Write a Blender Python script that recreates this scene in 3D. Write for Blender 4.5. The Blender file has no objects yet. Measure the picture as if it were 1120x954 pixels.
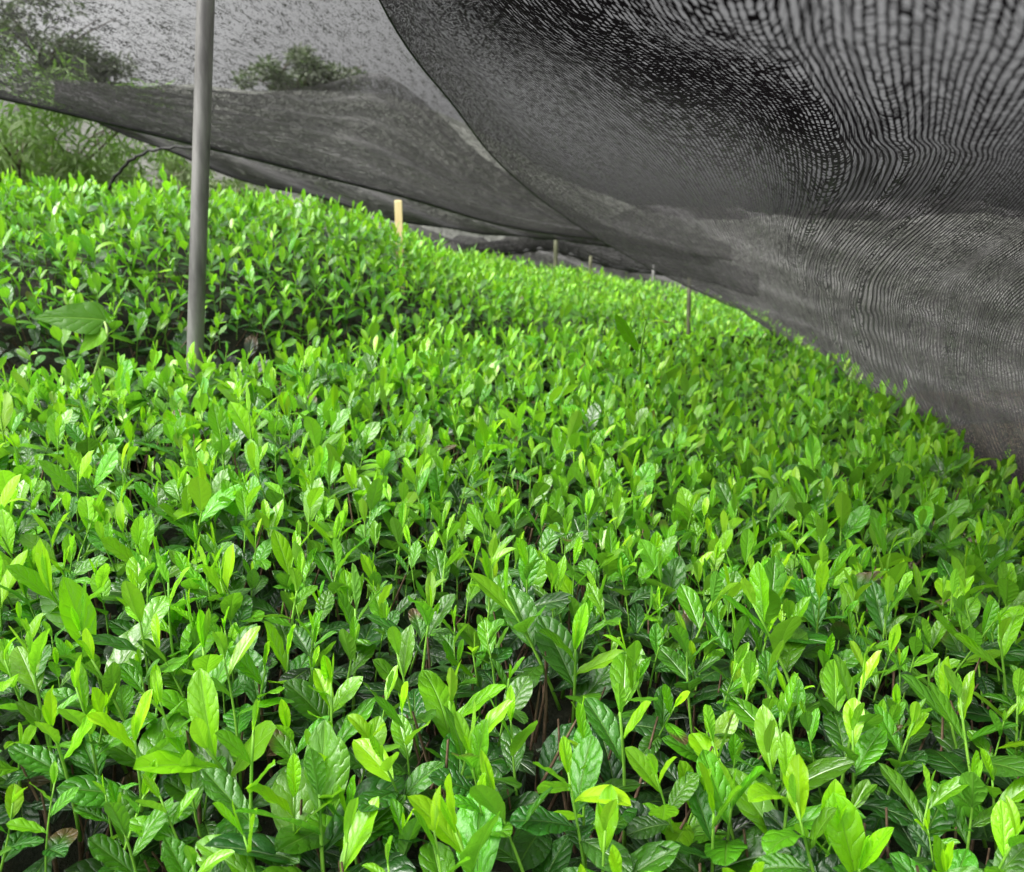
import bpy, math, random
import numpy as np
from mathutils import Vector

random.seed(11)
R = np.random.RandomState(7)
scene = bpy.context.scene
col = scene.collection

# ------------------------------------------------------------------ camera
PITCH = math.radians(14.0)
FPX, CX, CY = 932.0, 560.0, 477.0
CP, SP = math.cos(PITCH), math.sin(PITCH)

def at(px, py, d):
    """world point seen at photo pixel px,py at depth d (camera stands at the origin)"""
    u = (px - CX) / FPX
    v = -(py - CY) / FPX
    return np.array([u * d, d * (CP + SP * v), d * (CP * v - SP)])

def project(P):
    P = np.atleast_2d(P)
    dep = P[:, 1] * CP - P[:, 2] * SP
    up = P[:, 1] * SP + P[:, 2] * CP
    dd = np.maximum(dep, 1e-3)
    return CX + P[:, 0] / dd * FPX, CY - up / dd * FPX, dep

cam_d = bpy.data.cameras.new('camera')
cam = bpy.data.objects.new('camera', cam_d)
col.objects.link(cam)
cam.rotation_euler = (math.radians(90) - PITCH, 0, 0)
cam_d.sensor_width = 36
cam_d.lens = 36 * FPX / 1120.0
cam_d.clip_start = 0.02
cam_d.clip_end = 1000
cam_d.dof.use_dof = True
cam_d.dof.focus_distance = 0.85
cam_d.dof.aperture_fstop = 10.5
scene.camera = cam

# ------------------------------------------------------------------ node helpers
class NT:
    def __init__(self, name):
        self.m = bpy.data.materials.new(name)
        self.m.use_nodes = True
        self.t = self.m.node_tree
        self.t.nodes.clear()
        self.out = self.n('ShaderNodeOutputMaterial')
    def n(self, typ, **kw):
        nd = self.t.nodes.new(typ)
        for k, v in kw.items():
            setattr(nd, k, v)
        return nd
    def put(self, sock, v):
        if isinstance(v, bpy.types.NodeSocket):
            self.t.links.new(v, sock)
        elif v is not None:
            if hasattr(sock.default_value, '__len__') and not hasattr(v, '__len__'):
                v = [v] * len(sock.default_value)
            if hasattr(v, '__len__') and len(v) == 3 and len(sock.default_value) == 4:
                v = (*v, 1)
            sock.default_value = v
    def math(self, op, a, b=None, c=None, clamp=False):
        nd = self.n('ShaderNodeMath', operation=op, use_clamp=clamp)
        self.put(nd.inputs[0], a)
        if b is not None: self.put(nd.inputs[1], b)
        if c is not None: self.put(nd.inputs[2], c)
        return nd.outputs[0]
    def mix(self, f, a, b, blend='MIX'):
        nd = self.n('ShaderNodeMix', data_type='RGBA', blend_type=blend)
        self.put(nd.inputs[0], f); self.put(nd.inputs[6], a); self.put(nd.inputs[7], b)
        return nd.outputs[2]
    def noise(self, vec, scale, detail=3, rough=0.5, dist=0.0):
        nd = self.n('ShaderNodeTexNoise')
        if vec is not None: self.put(nd.inputs['Vector'], vec)
        nd.inputs['Scale'].default_value = scale
        nd.inputs['Detail'].default_value = detail
        nd.inputs['Roughness'].default_value = rough
        nd.inputs['Distortion'].default_value = dist
        return nd.outputs[0]
    def smooth(self, v, lo, hi, to0=0.0, to1=1.0):
        nd = self.n('ShaderNodeMapRange', interpolation_type='SMOOTHSTEP')
        self.put(nd.inputs[0], v)
        self.put(nd.inputs[1], lo); self.put(nd.inputs[2], hi)
        nd.inputs[3].default_value = to0; nd.inputs[4].default_value = to1
        return nd.outputs[0]
    def ramp(self, f, stops):
        nd = self.n('ShaderNodeValToRGB')
        cr = nd.color_ramp
        while len(cr.elements) < len(stops): cr.elements.new(0.5)
        for e, (p, c) in zip(cr.elements, stops):
            e.position = p; e.color = (*c, 1)
        self.put(nd.inputs[0], f)
        return nd.outputs[0]
    def comb(self, x, y, z=0.0):
        nd = self.n('ShaderNodeCombineXYZ')
        self.put(nd.inputs[0], x); self.put(nd.inputs[1], y); self.put(nd.inputs[2], z)
        return nd.outputs[0]
    def sep(self, v):
        nd = self.n('ShaderNodeSeparateXYZ'); self.put(nd.inputs[0], v)
        return nd.outputs
    def surf(self, s):
        self.t.links.new(s, self.out.inputs[0]); return self.m
    def bump(self, h, strength, dist):
        nd = self.n('ShaderNodeBump')
        self.put(nd.inputs['Strength'], strength); nd.inputs['Distance'].default_value = dist
        self.put(nd.inputs['Height'], h)
        return nd.outputs[0]
    def bsdf(self, color, rough=0.6, normal=None, spec=0.5, **kw):
        nd = self.n('ShaderNodeBsdfPrincipled')
        self.put(nd.inputs['Base Color'], color); self.put(nd.inputs['Roughness'], rough)
        self.put(nd.inputs['Specular IOR Level'], spec)
        if normal is not None: self.put(nd.inputs['Normal'], normal)
        for k, v in kw.items(): self.put(nd.inputs[k.replace('_', ' ')], v)
        return nd.outputs[0]

# ------------------------------------------------------------------ materials
def leaf_material(name='tea_leaf', dull=1.0, grey=0.0, spec=0.85):
    N = NT(name)
    dat = N.n('ShaderNodeAttribute', attribute_name='leafdat')
    age, rnd, brown = N.sep(dat.outputs['Vector'])
    uv = N.n('ShaderNodeUVMap', uv_map='UVMap').outputs[0]
    x, y, _ = N.sep(uv)
    ax = N.math('ABSOLUTE', x)
    # lateral veins curving forward, blistered leaf between them
    nv = N.math('ADD', 4.6, N.math('MULTIPLY', N.math('FRACT', N.math('MULTIPLY', rnd, 13.7)), 2.6))
    ph = N.math('SUBTRACT', N.math('MULTIPLY', y, nv), N.math('MULTIPLY', ax, 1.25))
    ph = N.math('ADD', ph, N.math('MULTIPLY', rnd, 3.0))
    wob = N.math('MULTIPLY', N.noise(N.comb(x, N.math('MULTIPLY', y, 3.0), N.math('MULTIPLY', rnd, 40.0)), 1.6, 2), 1.3)
    ph = N.math('ADD', ph, wob)
    s = N.math('ABSOLUTE', N.math('SINE', N.math('MULTIPLY', ph, math.pi)))
    s = N.math('POWER', s, 0.6)
    edgef = N.smooth(ax, 0.02, 0.3)
    blister = N.math('MULTIPLY', s, edgef)
    mid = N.smooth(ax, 0.0, 0.075, 1.0, 0.0)
    fine = N.noise(N.comb(N.math('MULTIPLY', x, 1.0), N.math('MULTIPLY', y, 2.6), N.math('MULTIPLY', rnd, 77.0)), 9.0, 4, 0.6)
    h = N.math('ADD', N.math('MULTIPLY', blister, 0.75), N.math('MULTIPLY', fine, 0.45))
    h = N.math('SUBTRACT', h, N.math('MULTIPLY', mid, 0.9))
    nrm = N.bump(h, N.math('ADD', N.math('ADD', 0.16, N.smooth(age, 0.1, 0.5, 0.0, 0.34)), N.math('MULTIPLY', rnd, 0.42)), 0.0026)
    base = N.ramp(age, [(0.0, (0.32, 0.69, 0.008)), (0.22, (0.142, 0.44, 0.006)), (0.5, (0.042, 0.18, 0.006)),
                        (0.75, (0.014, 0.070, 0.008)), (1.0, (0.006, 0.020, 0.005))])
    var = N.n('ShaderNodeHueSaturation')
    N.put(var.inputs['Color'], base)
    N.put(var.inputs['Hue'], N.math('ADD', 0.485, N.math('MULTIPLY', rnd, 0.03)))
    N.put(var.inputs['Value'], N.math('ADD', 0.72, N.math('MULTIPLY', N.math('FRACT', N.math('MULTIPLY', rnd, 7.3)), 0.55)))
    c = var.outputs[0]
    c = N.mix(N.math('MULTIPLY', fine, 0.22), c, N.mix(0.5, c, (0.02, 0.05, 0.01)))
    veinm = N.math('MULTIPLY', N.math('MULTIPLY', N.math('SUBTRACT', 1.0, N.smooth(s, 0.0, 0.5)), edgef), 0.16)
    c = N.mix(veinm, c, N.mix(0.4, c, (0.3, 0.5, 0.1)))
    c = N.mix(N.math('MULTIPLY', mid, 0.45), c, (0.22, 0.42, 0.07))
    # browned tips and edges, small dark spots
    spots = N.smooth(N.noise(N.comb(x, N.math('MULTIPLY', y, 2.5), N.math('MULTIPLY', rnd, 31.0)), 5.0, 2), 0.70, 0.76)
    c = N.mix(N.math('MULTIPLY', spots, 0.5), c, (0.10, 0.07, 0.02))
    bt = N.math('MULTIPLY', brown, N.smooth(N.math('ADD', y, N.math('MULTIPLY', ax, 0.2)), 0.55, 0.9))
    c = N.mix(bt, c, (0.115, 0.075, 0.03))
    geo = N.n('ShaderNodeNewGeometry')
    cb = N.mix(0.38, c, (0.20, 0.34, 0.09))
    cc = N.mix(N.math('MULTIPLY', geo.outputs['Backfacing'], 0.6), c, cb)
    cc = N.mix(1.0, cc, (dull, dull, dull), 'MULTIPLY')
    if grey: cc = N.mix(grey, cc, (0.17, 0.18, 0.145) if grey > 0.7 else (0.23, 0.27, 0.13))
    rough = N.math('ADD', 0.24, N.math('MULTIPLY', fine, 0.16))
    rough = N.math('ADD', rough, N.math('MULTIPLY', geo.outputs['Backfacing'], 0.2))
    p = N.bsdf(cc, rough, nrm, spec)
    tr = N.n('ShaderNodeBsdfTranslucent')
    N.put(tr.inputs[0], N.mix(1.0, N.mix(0.35, cc, (0.20, 0.58, 0.010)), (1.3, 1.3, 1.0), 'MULTIPLY'))
    N.put(tr.inputs[1], nrm)
    ms = N.n('ShaderNodeMixShader')
    N.put(ms.inputs[0], N.smooth(age, 0.0, 0.9, 0.40, 0.08))
    N.t.links.new(p, ms.inputs[1]); N.t.links.new(tr.outputs[0], ms.inputs[2])
    return N.surf(ms.outputs[0])

def net_material(name, bias=0.0, tint=(0.013, 0.0105, 0.013), streak=0.16, grain=0.35):
    """black knitted shade cloth: yarn ladders with irregular holes between them. UV = (yarn, row)"""
    N = NT(name)
    uv = N.n('ShaderNodeUVMap', uv_map='UVMap').outputs[0]
    den = N.n('ShaderNodeAttribute', attribute_name='weave').outputs['Fac']
    lit_grey = N.n('ShaderNodeAttribute', attribute_name='lit_grey').outputs['Fac']  # painted light: how far the yarn is greyed as if lit
    u0, v0, _ = N.sep(uv)
    wn = N.noise(N.comb(N.math('MULTIPLY', u0, 0.55), N.math('MULTIPLY', v0, 0.35)), 1.0, 3, 0.6)
    u = N.math('ADD', u0, N.math('MULTIPLY', N.math('SUBTRACT', wn, 0.5), 0.5))
    fu = N.math('FRACT', u); cu = N.math('FLOOR', u)
    w1 = N.n('ShaderNodeTexWhiteNoise', noise_dimensions='1D'); N.put(w1.inputs['W'], cu)
    vo = N.math('ADD', v0, N.math('MULTIPLY', w1.outputs[0], 37.0))
    vn = N.noise(N.comb(N.math('MULTIPLY', cu, 3.7), N.math('MULTIPLY', vo, 0.6)), 1.0, 2)
    v = N.math('ADD', vo, N.math('MULTIPLY', vn, 2.4))
    fv = N.math('FRACT', v); cv = N.math('FLOOR', v)
    w2 = N.n('ShaderNodeTexWhiteNoise', noise_dimensions='2D'); N.put(w2.inputs['Vector'], N.comb(cu, cv))
    r = w2.outputs[0]
    du = N.math('ABSOLUTE', N.math('SUBTRACT', fu, 0.5))      # 0.5 at the yarn
    dv = N.math('ABSOLUTE', N.math('SUBTRACT', fv, 0.5))
    fuzz = N.noise(N.comb(N.math('MULTIPLY', u, 1.0), N.math('MULTIPLY', v0, 1.0)), 3.3, 3, 0.7)
    fz = N.math('MULTIPLY', N.math('SUBTRACT', fuzz, 0.5), 0.8)
    big = N.noise(N.comb(N.math('MULTIPLY', u0, 0.33), N.math('MULTIPLY', v0, 0.09)), 1.0, 4, 0.65)
    bigf = N.math('MULTIPLY', N.math('SUBTRACT', big, 0.5), streak * 2.2)
    patch = N.noise(N.comb(N.math('MULTIPLY', u0, 0.16), N.math('MULTIPLY', v0, 0.16)), 1.0, 3, 0.6)
    bigf = N.math('ADD', bigf, N.math('MULTIPLY', N.math('SUBTRACT', patch, 0.5), 0.26))
    gr = N.noise(N.comb(N.math('MULTIPLY', u0, 1.15), N.math('MULTIPLY', v0, 0.55)), 1.0, 2, 0.7)
    bigf = N.math('ADD', bigf, N.math('MULTIPLY', N.math('SUBTRACT', gr, 0.5), grain))
    # hole half sizes
    dd = N.math('ADD', N.math('SUBTRACT', N.math('ADD', fz, bigf), 0.0), N.math('MULTIPLY', den, 0.45))
    dd = N.math('ADD', dd, bias)
    hx = N.math('SUBTRACT', 0.345, N.math('MULTIPLY', dd, 0.55))
    rr = N.math('MULTIPLY', N.math('SUBTRACT', r, 0.5), 0.52)
    hy = N.math('SUBTRACT', N.math('ADD', 0.405, rr), N.math('MULTIPLY', dd, 0.8))
    # rounded hole: (du/hx)^2.5 + (dv/hy)^2.5 < 1
    qx = N.math('POWER', N.math('DIVIDE', du, N.math('MAXIMUM', hx, 0.02)), 2.6)
    qy = N.math('POWER', N.math('DIVIDE', dv, N.math('MAXIMUM', hy, 0.02)), 2.6)
    q = N.math('ADD', qx, qy)
    cover = N.smooth(q, 0.75, 1.25)
    closed = N.math('GREATER_THAN', N.math('ADD', r, N.math('MULTIPLY', dd, 0.9)), 0.96)
    cover = N.math('MAXIMUM', cover, closed)
    # thin threads crossing each hole
    th = N.smooth(N.math('ABSOLUTE', N.math('SUBTRACT', N.math('FRACT', N.math('MULTIPLY', v, 2.0)), 0.5)), 0.0, 0.14, 0.2, 0.0)
    cover = N.math('MAXIMUM', cover, th)
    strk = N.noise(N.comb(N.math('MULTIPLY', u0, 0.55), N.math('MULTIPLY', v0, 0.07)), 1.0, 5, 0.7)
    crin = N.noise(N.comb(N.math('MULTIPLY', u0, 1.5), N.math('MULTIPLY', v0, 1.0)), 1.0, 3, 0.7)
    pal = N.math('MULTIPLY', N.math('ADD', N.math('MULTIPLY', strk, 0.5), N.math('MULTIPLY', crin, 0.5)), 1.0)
    lit_col = N.mix(N.smooth(pal, 0.40, 0.64), (0.014, 0.0135, 0.014), (0.52, 0.495, 0.51))  # lit crumples put into the colour, pale against dark
    nb = N.bump(pal, 0.7, 0.012)
    cbase = N.mix(fuzz, tuple(t * 0.5 for t in tint), tint)
    p = N.bsdf(N.mix(lit_grey, cbase, lit_col), 0.7, nb, 0.0)
    tl = N.n('ShaderNodeBsdfTranslucent'); N.put(tl.inputs[0], N.mix(lit_grey, (0.011, 0.009, 0.011), (0.20, 0.19, 0.195)))
    mm = N.n('ShaderNodeMixShader'); mm.inputs[0].default_value = 0.25
    N.t.links.new(p, mm.inputs[1]); N.t.links.new(tl.outputs[0], mm.inputs[2])
    tp = N.n('ShaderNodeBsdfTransparent')
    ms = N.n('ShaderNodeMixShader')
    N.put(ms.inputs[0], cover)
    N.t.links.new(tp.outputs[0], ms.inputs[1]); N.t.links.new(mm.outputs[0], ms.inputs[2])
    return N.surf(ms.outputs[0])

def simple(name, c1, c2, scale=20, rough=0.8, bump=0.3, dist=0.01, stretch=(1, 1, 1), spec=0.3, metal=0.0):
    N = NT(name)
    tc = N.n('ShaderNodeTexCoord').outputs['Object']
    mp = N.n('ShaderNodeMapping'); N.put(mp.inputs[0], tc); mp.inputs['Scale'].default_value = stretch
    a = N.noise(mp.outputs[0], scale, 5, 0.65)
    b = N.noise(mp.outputs[0], scale * 0.21, 3, 0.6)
    f = N.smooth(N.math('ADD', N.math('MULTIPLY', a, 0.6), N.math('MULTIPLY', b, 0.4)), 0.36, 0.64)
    c = N.mix(f, c1, c2)
    return N.surf(N.bsdf(c, rough, N.bump(a, bump, dist), spec, Metallic=metal))

M_LEAF = leaf_material()
M_WEED = leaf_material('weed_leaf', 0.8, 0.0, 0.12)
M_TREE = leaf_material('tree_foliage', 1.1, 0.93, 0.1)  # distance haze painted in: leaf colour mixed mostly to pale grey
M_SHRUB = leaf_material('shrub_foliage', 0.95, 0.6, 0.3)
M_STEM = simple('green_stem', (0.13, 0.32, 0.03), (0.22, 0.45, 0.05), 60, 0.5, 0.1, 0.001)
M_TWIG = simple('brown_twig', (0.06, 0.035, 0.02), (0.20, 0.13, 0.085), 90, 0.85, 0.4, 0.001)
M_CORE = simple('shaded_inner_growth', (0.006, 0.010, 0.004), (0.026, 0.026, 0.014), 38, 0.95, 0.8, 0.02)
M_SOIL = simple('soil', (0.035, 0.025, 0.016), (0.09, 0.07, 0.045), 9, 0.95, 0.6, 0.03)
M_BARK = simple('bark', (0.05, 0.04, 0.03), (0.13, 0.10, 0.08), 14, 0.9, 0.6, 0.02, (3, 3, 0.6))
M_STEEL = simple('weathered_galvanised_steel', (0.085, 0.082, 0.08), (0.235, 0.23, 0.22), 26, 0.5, 0.25, 0.0012, (1.4, 1.4, 0.22), 0.5, 0.35)
M_WOOD = simple('pale_cut_wood', (0.78, 0.60, 0.30), (0.92, 0.78, 0.46), 30, 0.8, 0.3, 0.002, (2, 2, 0.3))
M_BAMB = simple('dry_bamboo', (0.06, 0.065, 0.035), (0.14, 0.14, 0.08), 22, 0.6, 0.2, 0.002, (2, 2, 0.3))
M_BLACK = simple('black_rod', (0.012, 0.012, 0.012), (0.035, 0.035, 0.033), 30, 0.5, 0.2, 0.002)
M_HILL = simple('hillside_scrub', (0.060, 0.063, 0.053), (0.145, 0.148, 0.13), 0.9, 0.95, 1.0, 0.5)
M_PETIOLE = simple('pale_green_stalk', (0.25, 0.42, 0.10), (0.40, 0.55, 0.18), 60, 0.5, 0.1, 0.001)
M_NETNEAR = net_material('shade_cloth_near', -0.05, streak=0.10)
M_NETMID = net_material('shade_cloth_mid', -0.18, streak=0.9, grain=2.2, tint=(0.14, 0.14, 0.14))
M_NETFAR = net_material('shade_cloth_far', 0.02, streak=0.35, grain=0.9, tint=(0.14, 0.14, 0.135))

# ------------------------------------------------------------------ mesh collecting
class MB:
    """collects vertices, quads, uv and leaf data; build() links ONE mesh object"""
    def __init__(self):
        self.V, self.F, self.UV, self.D, self.n = [], [], [], [], 0
    def add(self, v, f, uv=None, dat=(0.5, 0.5, 0.0)):
        v = np.asarray(v, dtype=np.float64)
        self.V.append(v); self.F.append(np.asarray(f) + self.n)
        self.UV.append(np.zeros((len(v), 2)) if uv is None else uv)
        self.D.append(np.tile(np.array([*dat, 1.0]), (len(v), 1)))
        self.n += len(v)
    def build(self, name, mat, parent=None, origin=(0, 0, 0), smooth=True):
        me = bpy.data.meshes.new(name)
        if self.n:
            V = np.concatenate(self.V) - np.asarray(origin)
            F = np.concatenate(self.F).astype(np.int32)
            UV = np.concatenate(self.UV); D = np.concatenate(self.D)
            k = F.shape[1]
            me.vertices.add(len(V)); me.vertices.foreach_set('co', V.ravel())
            me.loops.add(F.size); me.loops.foreach_set('vertex_index', F.ravel())
            me.polygons.add(len(F)); me.polygons.foreach_set('loop_start', np.arange(0, F.size, k, dtype=np.int32))
            me.polygons.foreach_set('loop_total', np.full(len(F), k, dtype=np.int32))
            me.update(calc_edges=True)
            ul = me.uv_layers.new(name='UVMap'); ul.data.foreach_set('uv', UV[F.ravel()].ravel())
            ca = me.color_attributes.new('leafdat', 'FLOAT_COLOR', 'POINT'); ca.data.foreach_set('color', D.ravel())
            me.polygons.foreach_set('use_smooth', np.full(len(F), smooth))
        me.materials.append(mat)
        o = bpy.data.objects.new(name, me); col.objects.link(o)
        if parent is not None:
            o.parent = parent
        o.location = origin
        return o

def tag(o, label=None, cat=None, group=None, kind=None):
    if label: o['label'] = label
    if cat: o['category'] = cat
    if group: o['group'] = group
    if kind: o['kind'] = kind
    return o

def empty(name, loc, label, cat, group=None):
    o = bpy.data.objects.new(name, None); col.objects.link(o)
    o.location = loc; o.empty_display_size = 0.1
    return tag(o, label, cat, group)

def child_at_world(o, parent):
    """keep world place when the parent is an unrotated Empty"""
    o.location = Vector(o.location) - parent.location
    return o

def nrmz(v):
    return v / (np.linalg.norm(v) + 1e-12)

def tube(mb, pts, radii, seg=6, dat=(0.5, 0.5, 0.0), caps=True):
    pts = np.asarray(pts, float); n = len(pts)
    tan = np.gradient(pts, axis=0)
    ref = np.array([0.13, 0.97, 0.21]) if abs(nrmz(tan[0])[1]) < 0.9 else np.array([1.0, 0.1, 0.2])
    V = []
    for i in range(n):
        t = nrmz(tan[i]); a = nrmz(np.cross(t, ref)); b = np.cross(t, a)
        an = np.arange(seg) * 2 * math.pi / seg
        V.append(pts[i] + radii[i] * (np.outer(np.cos(an), a) + np.outer(np.sin(an), b)))
    if caps:
        V.append(np.tile(pts[-1], (seg, 1)) + 0); V.insert(0, np.tile(pts[0], (seg, 1)) + 0); n += 2
    V = np.concatenate(V)
    i = np.arange(n - 1)[:, None] * seg; j = np.arange(seg)[None, :]; j2 = (j + 1) % seg
    F = np.stack([i + j, i + j2, i + seg + j2, i + seg + j], -1).reshape(-1, 4)
    L = np.linspace(0, 1, n)
    uv = np.stack([np.tile(j.ravel() / seg, n), np.repeat(L, seg)], -1)
    mb.add(V, F, uv, dat)

# ------------------------------------------------------------------ a tea leaf
FACE_CACHE = {}
def grid_faces(rows, cols):
    if (rows, cols) not in FACE_CACHE:
        i = np.arange(rows)[:, None]; j = np.arange(cols)[None, :]
        a = i * (cols + 1) + j
        FACE_CACHE[(rows, cols)] = np.stack([a, a + 1, a + cols + 2, a + cols + 1], -1).reshape(-1, 4)
    return FACE_CACHE[(rows, cols)]

LODS = [(16, 8), (8, 4), (4, 2), (2, 2)]
def leaf(mb, base, d, nrm, L, W, fold, curl, lod, dat, ripple=0.0, twist=0.0, blunt=0.5):
    rows, cols = LODS[lod]
    t = np.linspace(0, 1, rows + 1)
    if lod == 3: t = np.array([0, 0.55, 1.0])
    u = np.linspace(-1, 1, cols + 1)
    d = nrmz(d); nrm = nrmz(nrm - d * nrm.dot(d)); s = np.cross(d, nrm)
    ex = 0.95 + 0.55 * blunt
    w = np.sin(math.pi * np.clip(t, 0, 1) ** ex) ** (0.74 - 0.20 * blunt) * (1 - 0.10 * t ** 6)
    w = np.maximum(w, 0.0)
    w[0] = 0.035
    w[-1] = 0.01
    if lod == 0:
        w[1:-1] += 0.014 * (np.arange(1, rows) % 2 - 0.5) + 0.006 * R.randn(rows - 1)
    elif lod == 3:
        w[1] = 1.0
    th = curl * t ** 1.15
    dt = np.diff(t, prepend=0)
    cy = np.cumsum(np.cos(th) * dt) * L
    cz = -np.cumsum(np.sin(th) * dt) * L
    hw = w * W * 0.5
    fo = fold * (1.0 - 0.35 * t)
    tw = twist * t
    X = hw[:, None] * u[None, :]
    AX = np.abs(X)
    # cup: edges rise and roll back slightly
    lx = X * np.cos(fo)[:, None]
    lz = AX * np.sin(fo)[:, None] - 0.9 * fo[:, None] * AX ** 2 / (W * 0.9)
    if ripple and lod < 2:
        phs = R.rand() * 6
        rr = ripple * W * np.sin(t * 21 + phs)[:, None] * (np.abs(u)[None, :] ** 2)
        rr = rr + ripple * 0.6 * W * np.sin(t * 12 + phs * 2)[:, None] * u[None, :] * np.abs(u)[None, :]
        lz = lz + rr
    lx2 = lx * np.cos(tw)[:, None] - lz * np.sin(tw)[:, None]
    lz2 = lx * np.sin(tw)[:, None] + lz * np.cos(tw)[:, None]
    nt = np.sin(th)[:, None, None] * d + np.cos(th)[:, None, None] * nrm
    P = base + cy[:, None, None] * d + cz[:, None, None] * nrm + lx2[:, :, None] * s + lz2[:, :, None] * nt
    uv = np.stack(np.broadcast_arrays(u[None, :], t[:, None]), -1).reshape(-1, 2)
    mb.add(P.reshape(-1, 3), grid_faces(rows, cols), uv, dat)

UP = np.array([0.0, 0, 1.0])
def perp_dir(a, phi):
    r = np.array([1.0, 0, 0]) if abs(a[0]) < 0.8 else np.array([0, 1.0, 0])
    e1 = nrmz(np.cross(a, r)); e2 = np.cross(a, e1)
    return math.cos(phi) * e1 + math.sin(phi) * e2

def make_shoot(p, axis, scale, lod, bulk=None, vigour=1.0, nleaf=None, lean_curve=None, agebias=0.0):
    """grow one tea shoot. Into bulk=(leaf_mb, stem_mb), or returns separate builders"""
    a = nrmz(axis)
    H = (0.036 + 0.034 * R.rand()) * scale * vigour
    nl = nleaf or R.randint(5, 8)
    if lod >= 2: nl = min(nl, 5)
    sc0 = scale; scale = scale * (0.82 + 0.42 * R.rand())
    if lod == 3: nl = 4
    bend = perp_dir(a, R.rand() * 6.28) * H * (0.10 + 0.16 * R.rand())
    T = np.linspace(0, 1, 6 if lod == 0 else 3)
    base = p - a * 0.055 * scale
    full = H + 0.055 * scale
    pts = base + np.outer(T, a * full) + np.outer(T ** 2, bend)
    stem = MB() if bulk is None else bulk[1]
    if lod < 3:
        tube(stem, pts, np.linspace(0.0016, 0.0009, len(T)) * scale * (1.05), 6 if lod == 0 else 3, (0.3, 0.5, 0), caps=(lod == 0))
    leaves = []
    phi = R.rand() * 6.28
    g = R.rand()
    lush = 0.85 + 0.4 * R.rand()
    for k in range(nl):
        f = 1.0 - k / max(nl - 1, 1) * 0.70
        f = max(0.15, f - 0.03)
        q = base + a * full * f + bend * f * f
        phi += 2.40 + R.randn() * 0.35
        out = perp_dir(a, phi)
        if k == 0: tilt = 0.12 + 0.18 * R.rand()
        elif k == 1: tilt = 0.28 + 0.3 * R.rand()
        else: tilt = 0.30 + 0.19 * k + 0.17 * R.randn()
        tilt = min(max(tilt, 0.1), 1.65)
        d = a * math.cos(tilt) + out * math.sin(tilt)
        nn = a * math.sin(tilt) - out * math.cos(tilt)
        L = [0.034, 0.044, 0.050, 0.053, 0.052, 0.050, 0.046][min(k, 6)] * scale * lush * (0.85 + 0.3 * R.rand())
        W = L * (0.36 + 0.11 * R.rand() + 0.024 * k)
        if k == 0: W *= 0.85
        fold = [0.75, 0.55, 0.35, 0.28, 0.2, 0.2, 0.2][min(k, 6)] + 0.18 * R.randn()
        curl = (0.0 if k == 0 else 0.05 + 0.07 * k) + 0.35 * R.rand() ** 1.5 - 0.25 * (R.rand() < 0.25)
        if R.rand() < 0.08: curl += 0.9
        age = np.clip([0.07, 0.15, 0.27, 0.43, 0.58, 0.72, 0.82][min(k, 6)] + 0.26 * (g - 0.5) + 0.10 * R.randn() + agebias, 0, 1)
        brown = 1.0 if R.rand() < 0.008 else 0.0
        m = MB() if bulk is None else bulk[0]
        leaf(m, q, d, nn, L, W, fold, curl, lod, (age, R.rand(), brown), ripple=0.008 + 0.03 * R.rand(),
             twist=0.17 * R.randn(), blunt=0.25 + 0.85 * R.rand())
        if bulk is None: leaves.append((m, q))
    bud = None
    if lod < 2:
        q = base + a * full + bend
        m = MB() if bulk is None else bulk[0]
        leaf(m, q - a * 0.002, nrmz(a + 0.15 * perp_dir(a, phi + 1)), perp_dir(a, phi + 2.5), 0.026 * scale * (0.7 + 0.6 * R.rand()), 0.0065 * scale,
             1.1, 0.1, max(lod, 1), (0.02, R.rand(), 0.0))
        bud = (m, q)
    return stem, leaves, bud, base

# ------------------------------------------------------------------ smooth patches through control rows
def catmull(P, n):
    """P (k, m, 3) -> (n, m, 3)"""
    k = len(P)
    ext = np.concatenate([2 * P[:1] - P[1:2], P, 2 * P[-1:] - P[-2:-1]])
    out = []
    for s in np.linspace(0, k - 1, n):
        i = min(int(s), k - 2); t = s - i
        p0, p1, p2, p3 = ext[i], ext[i + 1], ext[i + 2], ext[i + 3]
        out.append(0.5 * ((2 * p1) + (-p0 + p2) * t + (2 * p0 - 5 * p1 + 4 * p2 - p3) * t ** 2 + (-p0 + 3 * p1 - 3 * p2 + p3) * t ** 3))
    return np.array(out)

def patch(rows, nr, nc):
    P = np.array(rows, float)
    P = catmull(P, nr)
    P = catmull(P.transpose(1, 0, 2), nc).transpose(1, 0, 2)
    return P

def vnoise(P, freq, seed=0):
    """cheap smooth pseudo noise on points"""
    r = np.random.RandomState(seed)
    s = 0
    for k in range(6):
        w = r.randn(3); w = w / np.linalg.norm(w) * freq * (0.6 + 0.8 * r.rand())
        s = s + np.sin(P @ w + r.rand() * 6.28)
    return s / 6.0 * 1.6

def patch_normals(P):
    du = np.gradient(P, axis=1); dv = np.gradient(P, axis=0)
    n = np.cross(du, dv); n /= (np.linalg.norm(n, axis=-1, keepdims=True) + 1e-12)
    if n[..., 2].mean() < 0: n = -n
    return n

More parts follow.
